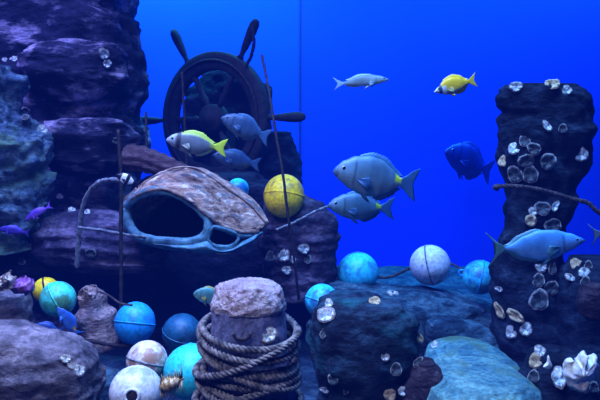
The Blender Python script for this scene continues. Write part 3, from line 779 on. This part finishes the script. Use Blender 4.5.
fish('blue_jack', 535, 245, 96, 2.9, 'jack', math.radians(180-8), math.radians(7), c_grey((.10, .38, .72), (.24, .56, .88), (.08, .26, .30), tailc=(.10, .26, .24)), 'sleek pale blue fish with forked green tail before the rock stack', tall=.98)
fish('blue_jack', 622, 225, 70, 3.0, 'jack', math.radians(0), math.radians(-12), c_grey((.18, .30, .42), (.40, .55, .62), (.20, .34, .42)), 'pale fish partly out of view beside the rock stack', tall=.9)
bpy.data.objects['blue_jack.001'].rotation_euler = (0, math.radians(12), math.radians(186)); bpy.data.objects['blue_jack.001'].location = P(620, 228, 3.0)
fish('teal_fish', 210, 296, 34, 2.75, 'chub', math.radians(10), math.radians(10), c_grey((.10, .34, .36), (.22, .42, .40), (.40, .42, .12)), 'small teal fish peeping from behind the mooring post', tall=1.1)
fish('purple_fish', 38, 213, 30, 3.7, 'slim', math.radians(10), math.radians(-30), c_grey((.16, .06, .50), (.30, .16, .62), (.25, .1, .6)), 'violet fish pointing down at the foot of the cliff', tall=1.1)
fish('purple_fish', 14, 231, 30, 3.7, 'slim', math.radians(10), math.radians(10), c_grey((.08, .05, .42), (.14, .09, .52), (.1, .06, .45)), 'indigo fish below the violet fish', tall=1.3)
def col_hum(x, v, part):
    if part != 'body': return (.01, .012, .03)
    return (.90, .92, .95) if (.22 < x < .42 or .55 < x < .72) else (.012, .015, .03)
fish('humbug_fish', 128, 180, 24, 3.4, 'chub', math.radians(15), math.radians(25), col_hum, 'tiny black fish with two white bands at the canopy tip', tall=.95)
fish('blue_tang', 48, 330, 32, 2.85, 'chub', math.radians(8), math.radians(12), c_grey((.03, .10, .35), (.05, .16, .45), (.04, .12, .4)), 'round dark blue fish under the sea green buoy', tall=1.05)
fish('blue_tang', 68, 322, 36, 2.8, 'slim', math.radians(15), math.radians(58), c_grey((.04, .18, .62), (.08, .28, .75), (.06, .25, .75), (.7, .5, .1)), 'bright blue fish nosing up toward the sea green buoy', tall=1.5)
fish('distant_fish', 470, 162, 60, 6.9, 'chub', math.radians(25), math.radians(20), c_grey((.002, .03, .42), (.002, .03, .45), (.002, .03, .42)), 'dim dark fish far off near the blue wall', tall=1.1)  # wall-blue body colour stands in for the haze over the distance

# ------------------------------------------------------------------ shells
dg = bpy.context.evaluated_depsgraph_get(); dg.update()
trees = []
def add_tree(o):
    mw = Matrix.Translation(o.location) @ o.rotation_euler.to_matrix().to_4x4() if o.parent is None else Matrix.Translation(o.parent.location)
    trees.append(BVHTree.FromPolygons([mw @ v.co for v in o.data.vertices], [tuple(p.vertices) for p in o.data.polygons]))
for o in ROCKS: add_tree(o)
for c in T.children: add_tree(c)
def hit(x, y):
    d = ray(x, y); org = Vector((0, 0, CAMZ)); best = None
    for t in trees:
        loc, n, i, ds = t.ray_cast(org, d)
        if loc is not None and (best is None or ds < best[2]): best = (loc, n, ds)
    return best
def oyster_mesh(seed, ar, cup=.22):
    rnd = random.Random(seed); ph = [rnd.uniform(0, 6.28) for _ in range(5)]; n = 40
    def R(a):
        r = 1+.05*math.sin(2*a+ph[0])+.05*math.sin(3*a+ph[1])+.025*math.sin(7*a+ph[2])+.02*math.sin(13*a+ph[3])
        return r*(1-.22*max(0, -math.sin(a))**2)
    def pt(s, a, lay):
        r = R(a)*s; x = r*math.cos(a)*ar; y = r*math.sin(a)
        z = cup*s*s+.035*math.sin(s*26+ph[4])*(lay != 1)*s+.06*s*math.sin(5*a+ph[1])
        return Vector((x*.5, y*.5, z*.6+(0 if lay == 0 else -.10*(1-s*.4))))
    rows = []
    for k in range(1, 9): rows.append([pt(k/8*.93, 2*PI*j/n, 0) for j in range(n)])
    for k in range(8, 0, -1): rows.append([pt(k/8, 2*PI*j/n, 2) for j in range(n)])
    mb = MB(); mb.grid(rows)
    m1 = bpy.data.meshes.new('oyster_shell'); m1.from_pydata([tuple(v) for v in mb.v], [], mb.f)
    rows = [[pt(k/7*.78, 2*PI*j/n, 1)+Vector((0, 0, .13)) for j in range(n)] for k in range(1, 8)]
    rows.append([pt(.84, 2*PI*j/n, 1)+Vector((0, 0, .02)) for j in range(n)])
    mb = MB(); mb.grid(rows)
    m2 = bpy.data.meshes.new('nacre'); m2.from_pydata([tuple(v) for v in mb.v], [], mb.f)
    for m_ in (m1, m2): m_.polygons.foreach_set('use_smooth', [True]*len(m_.polygons))
    return m1, m2
SHM = {}
def shell(x, y, s, ar=.75, rot=0, kind='w', label='', group=None, face=.6):
    h = hit(x, y)
    if h is None: print('no hit', x, y); return
    loc, nrm, ds = h
    if nrm.dot(ray(x, y)) > 0: nrm = -nrm
    toc = -ray(x, y)
    up = (nrm*(1-face)+toc*face+Vector((random.uniform(-.2, .2), 0, random.uniform(-.1, .3)))).normalized()
    key = (int(abs(x*7+y)) % 5, round(ar*4), kind)
    if key not in SHM:
        a, b_ = oyster_mesh(key[0]*31+key[1], round(ar*4)/4)
        outm = {'w': M_SH_OUT, 'd': M_SH_DIM, 'o': M_SH_OCH, 'b': M_SH_DIM}[kind]; inm = {'w': M_SH_IN, 'd': M_SH_IND, 'o': M_SH_OCH, 'b': M_SH_DIM}[kind]
        a.materials.append(outm); b_.materials.append(inm); SHM[key] = (a, b_)
    a, b_ = SHM[key]
    o = bpy.data.objects.new('oyster_shell', a); COL.objects.link(o)
    q = bpy.data.objects.new('nacre_lining', b_); COL.objects.link(q); q.parent = o
    z = up; xx = Vector((1, 0, 0)).cross(z); yv = (Vector((0, 0, 1))-z*z.z).normalized(); xv = yv.cross(z)
    M3 = Matrix((xv, yv, z)).transposed() @ Matrix.Rotation(math.radians(rot), 3, 'Z')
    S_ = s*1.15*ds/F
    o.matrix_world = Matrix.Translation(loc+up*S_*.05) @ M3.to_4x4() @ Matrix.Scale(S_, 4)
    tag(o, label, 'shell', group)
G = 'oysters on the left cliff'
for a in [
 (104, 54, 11, .75, 20, 'w', 'jagged oyster shell on the lavender cliff bulge, upper one of a touching pair'),
 (107, 64, 9, .75, -30, 'w', 'bright oyster shell tucked under another on the lavender cliff bulge'),
 (42, 131, 11, .75, 10, 'w', 'bright white oyster on the edge of the blue green buttress'),
 (5, 60, 5, .75, 80, 'w', 'tiny white shell speck high on the buttress edge'),
 (14, 60, 7, 1, 0, 'w', 'small round pale shell high above the buttress'),
 (26, 111, 8, .75, 60, 'd', 'dull grey shell above the bright white oyster on the buttress'),
 (25, 118, 7, .75, -60, 'd', 'dull grey shell just above the bright white oyster'),
 (116, 141, 7, .75, 30, 'd', 'dim curved shell on the pale ridged cliff ledge'),
 (60, 197, 6, 1, 0, 'w', 'tiny pale shell near the head of the iron hoop'),
 (72, 211, 8, .75, 40, 'w', 'whitish shell left of the iron hoop foot'),
 (62, 210, 5, 1, 0, 'd', 'very small dim shell between the violet fish and the hoop'),
 (87, 213, 7, .75, -40, 'w', 'pale shell stuck beside the iron hoop'),
 (91, 253, 9, 1, 0, 'd', 'faint green round shell under the long purple shelf'),
 (22, 262, 7, .75, 10, 'd', 'faint grey shell above the purple coral'),
]: shell(*a, group=G)
G = 'oysters on the purple boulder under the yellow buoy'
for a in [
 (271, 257, 11, .75, 20, 'd', 'dull oyster, leftmost under the yellow buoy'),
 (284, 256, 13, .75, -10, 'w', 'brightest open oyster under the yellow buoy'),
 (287, 270, 10, .75, 80, 'w', 'white oyster lowest in the cluster under the yellow buoy'),
 (294, 260, 9, .5, 10, 'w', 'narrow oyster beside the leaning pole'),
 (304, 249, 12, .75, 60, 'w', 'pale oyster on the right of the leaning pole, upper one'),
 (308, 260, 9, .75, -20, 'd', 'dim oyster on the right of the leaning pole, lower one'),
]: shell(*a, group=G)
G = 'shells on the algae covered boulder'
for a in [
 (315, 300, 10, .75, 50, 'o', 'brown ragged shell in front of the half hidden cyan buoy'),
 (329, 304, 10, .75, 0, 'w', 'pinkish white shell just above the large round oyster'),
 (327, 316, 17, 1, 10, 'w', 'large round open oyster high on the algae boulder'),
 (324, 334, 12, .5, -15, 'd', 'dim narrow shell beneath the large round oyster'),
 (375, 302, 12, .75, 70, 'o', 'ochre and white shell on the crest of the algae boulder'),
 (393, 294, 12, .5, 85, 'w', 'flat white shell lying on the blue ledge'),
 (385, 357, 10, .75, 10, 'w', 'bright upper shell of the pair on the boulder face'),
 (396, 370, 13, .75, -20, 'd', 'grey lower shell of the pair on the boulder face'),
 (418, 337, 14, .5, 30, 'o', 'ochre edged sliver of shell at the boulder shoulder'),
 (418, 363, 12, .5, -35, 'd', 'blue grey oval shell on the boulder edge'),
 (390, 395, 13, .75, 80, 'o', 'yellowish shell in the lowest row of the algae boulder, left one'),
 (403, 392, 10, .75, 20, 'w', 'speckled shell in the lowest row of the algae boulder, right one'),
 (326, 390, 11, .5, 85, 'w', 'flat pale shell low on the boulder beside the rope'),
 (333, 380, 11, .75, 30, 'd', 'dim reddish shell low on the algae boulder'),
 (346, 392, 6, .75, 30, 'd', 'tiny dim shell low on the algae boulder face'),
]: shell(*a, group=G)
for a in [
 (269, 336, 15, 1, 20, 'w', 'round glinting oyster stuck to the side of the mooring post'),
 (66, 359, 10, .75, 60, 'w', 'small white shell on the big purple boulder, upper one'),
 (79, 371, 12, .75, 50, 'w', 'larger white shell on the big purple boulder, lower one'),
 (71, 366, 11, .5, 30, 'b', 'dark mussel between the two white shells'),
 (435, 346, 9, .75, 0, 'w', 'small white shell lying alone on the pale slab'),
]: shell(*a, group='shells on post and boulders')
G = 'oysters on the dark rock stack'
for a in [
 (517, 87, 12, .75, 75, 'w', 'bright oyster on top of the rock stack at its left corner'),
 (553, 85, 13, .75, 80, 'o', 'brown and white oyster on top of the rock stack, middle one'),
 (567, 91, 10, .75, 20, 'w', 'oyster at the top edge of the rock stack'),
 (547, 127, 12, .5, 30, 'w', 'narrow white oyster near the top of the stack face'),
 (563, 129, 9, .75, 0, 'd', 'small dim oyster beside the narrow white one'),
 (525, 142, 12, .75, 10, 'd', 'topmost oyster of the upper stack cluster'),
 (515, 150, 14, .75, 30, 'w', 'pale oyster at the left of the upper stack cluster'),
 (535, 149, 13, .75, 70, 'd', 'round edged oyster at the right of the upper stack cluster'),
 (504, 162, 12, .75, 0, 'o', 'brown oyster on the left edge of the rock stack'),
 (526, 161, 13, 1, 0, 'd', 'reddish grey oyster in the middle of the upper stack cluster'),
 (548, 162, 16, .75, -30, 'd', 'greenish dim oyster right of the upper stack cluster'),
 (516, 175, 17, .75, 15, 'd', 'large hollow oyster above the slung rope, left of its pair'),
 (531, 175, 17, .75, -10, 'd', 'large white lipped oyster above the slung rope, right of its pair'),
 (581, 155, 14, .75, 0, 'w', 'pale oyster on the right edge of the rock stack'),
 (543, 209, 15, .75, 70, 'd', 'wide dim oyster just below the slung rope'),
 (533, 212, 9, .75, 20, 'w', 'small pale oyster tucked beside the wide dim one'),
 (555, 207, 11, .5, -30, 'w', 'upright thin oyster just below the slung rope'),
 (531, 221, 12, .75, 0, 'o', 'reddish brown oyster above the pale blue fish'),
 (553, 226, 16, .75, 70, 'd', 'big grey oyster just above the pale blue fish'),
 (541, 267, 12, .75, 60, 'w', 'oyster directly below the belly of the pale blue fish'),
 (552, 269, 13, .5, 0, 'd', 'narrow dim oyster under the pale blue fish'),
 (539, 281, 13, .75, 10, 'd', 'dim grey oyster second in the lower stack column'),
 (551, 288, 14, .75, -30, 'd', 'tilted grey oyster in the lower stack column'),
 (539, 301, 20, .75, 0, 'd', 'long green grey oyster lowest in the stack column'),
 (500, 289, 9, .5, 80, 'w', 'flat pale shell on the stack near the cyan buoy'),
 (492, 300, 10, .75, 20, 'w', 'small oyster at the left foot of the stack, top of a slanting row'),
 (501, 311, 16, .5, 30, 'o', 'long ochre oyster in the slanting row at the stack foot'),
 (517, 316, 18, .5, 65, 'o', 'broad ochre oyster lying level at the stack foot'),
 (512, 333, 13, .75, 10, 'w', 'white lipped oyster hanging low on the stack, left of its pair'),
 (526, 330, 13, .75, -30, 'w', 'white lipped oyster hanging low on the stack, right of its pair'),
]: shell(*a, group=G)
G = 'shells on the boulders beside the rock stack'
for a in [
 (577, 265, 12, .75, 60, 'o', 'ochre shell at the nose of the pale blue fish'),
 (589, 266, 9, .75, 10, 'd', 'dim shell topmost on the leaning boulder'),
 (571, 278, 11, .5, 70, 'w', 'white slanting shell on the leaning boulder'),
 (585, 273, 11, .75, 80, 'w', 'pale shell in the middle of the leaning boulder cluster'),
 (586, 282, 10, .75, 0, 'd', 'grey shell lowest in the leaning boulder cluster'),
 (541, 352, 12, .75, 60, 'w', 'white shell on top of the black boulder'),
 (536, 362, 14, .75, 20, 'o', 'brown crusted shell on the black boulder'),
 (560, 380, 22, .5, 25, 'w', 'long white slanting shell beside the white coral lump'),
 (534, 377, 12, .75, 0, 'd', 'dim shell low on the black boulder'),
 (594, 388, 10, .75, 0, 'd', 'dim shell below the white coral lump'),
]: shell(*a, group=G)
# white coral lump, white tooth, corals
def lump(name, pts, Y, t, mat, label, cat, wob=.02, ctr=None, seed=0):
    mb = MB(); inflate(mb, pts, Y, t, 12, ctr, True, wob, seed); c = P(*pts[0], Y)
    o = mb.build(name, mat, loc=sum(mb.v, Vector())/len(mb.v)); tag(o, label, cat); return o
lump('coral_lump', [(565, 361), (571, 358), (577, 363), (579, 354), (583, 351), (587, 358), (590, 362), (593, 355), (597, 358), (597, 370), (594, 378), (590, 377), (586, 390), (577, 391), (569, 385), (564, 374)], 2.6, .05, M_WHITE, 'big jagged white coral lump on the black boulder', 'coral', .02, (579, 372))
lump('shell_shard', [(543, 367), (547, 362), (548, 355), (551, 362), (552, 367), (548, 369)], 2.62, .012, M_WHITE, 'pointed white tooth like shard on the black boulder', 'shell', .003)
lump('coral_clump', [(12, 283), (18, 278), (26, 277), (33, 282), (34, 290), (27, 294), (16, 293), (11, 289)], 3.05, .04, M_CORAL, 'purple coral clump on the low purple rock', 'coral', .03, seed=3)
lump('coral_clump', [(1, 276), (6, 272), (12, 275), (14, 283), (11, 290), (3, 290), (-3, 283)], 3.0, .03, M_SH_OUT, 'white speckled coral clump beside the purple one', 'coral', .04, seed=5)
lump('coral_clump', [(78, 292), (84, 287), (92, 286), (97, 291), (95, 299), (86, 302), (79, 299)], 3.28, .03, M_GREY, 'crumbly reddish crust on the tip of the pointed rock', 'coral', .03, seed=6)
# spiny murex shell by the turquoise buoy
Mx = empty('spiny_shell', P(172, 384, 2.3)); tag(Mx, 'spiny golden sea shell leaning on the large pale buoy', 'shell')
mb = MB(); d0, d1 = P(160, 388, 2.3)-Mx.location, P(184, 378, 2.3)-Mx.location
pts = spline([d0, d0.lerp(d1, .5)+Vector((0, -.01, .004)), d1], 30); mb.tube(pts, lambda t: .004+.020*math.sin(PI*min(1, t*1.1+.05))**.8*(1-.15*math.cos(t*40)), 14, jitter=.2); mb.build('whorl', M_SH_OCH, Mx)
for k in range(11):
    for sgn in (-1, 1):
        t = .1+k*.08; c = d0.lerp(d1, t); mb = MB(); tip = c+Vector((-.008+.004*k*.3, -.015, sgn*(.045+.006*math.sin(k*2))))
        mb.tube([c, c.lerp(tip, .5), tip], lambda q: .0042*(1-q)+.0009, 7); mb.build('spine', M_SH_OCH, Mx)

# ------------------------------------------------------------------ light
def area(name, loc, target, size, power, color, spread=180):
    l = bpy.data.lights.new(name, 'AREA'); l.shape = 'RECTANGLE'; l.size, l.size_y = size; l.energy = power; l.color = color; l.spread = math.radians(spread)
    o = bpy.data.objects.new(name, l); COL.objects.link(o); o.location = loc
    o.rotation_euler = (Vector(target)-Vector(loc)).to_track_quat('-Z', 'Y').to_euler(); return o
area('wall_light', (-1.6, 6.6, 4.4), (-1.4, 7.5, 1.9), (3.4, .4), 195, (.16, .95, 1), 120)
area('wall_light', (2.4, 6.6, 4.4), (2.2, 7.5, 1.5), (4.8, .4), 140, (.12, .98, 1), 120)
area('tank_or_fill_light', (-.6, 2.4, 4.4), (-.4, 3.2, .6), (2.6, 1.2), 125, (.46, .56, .92), 105)
area('tank_or_fill_light', (-2.4, 3.2, 4.4), (-1.9, 4.4, 1.2), (1.0, .6), 40, (.50, .45, 1), 100)
area('tank_or_fill_light', (1.0, 2.8, 4.4), (1.0, 3.4, .6), (1.0, 1.0), 40, (.25, .62, 1), 90)
area('tank_or_fill_light', (-.9, .9, 3.0), (-.5, 2.6, .5), (.8, .6), 20, (.92, .82, .85), 100)  # added front fill brightening the bollard and canopy
w = bpy.data.worlds.new('world'); SC.world = w; w.use_nodes = True
bg = w.node_tree.nodes['Background']; bg.inputs[0].default_value = (.01, .08, .50, 1); bg.inputs[1].default_value = .10
SC.view_settings.view_transform = 'Standard'
SC.view_settings.look = 'None'
SC.view_settings.gamma = .84; SC.view_settings.exposure = .22
SC.cycles.use_denoising = True
SC.cycles.max_bounces = 5; SC.cycles.diffuse_bounces = 2; SC.cycles.transparent_max_bounces = 8
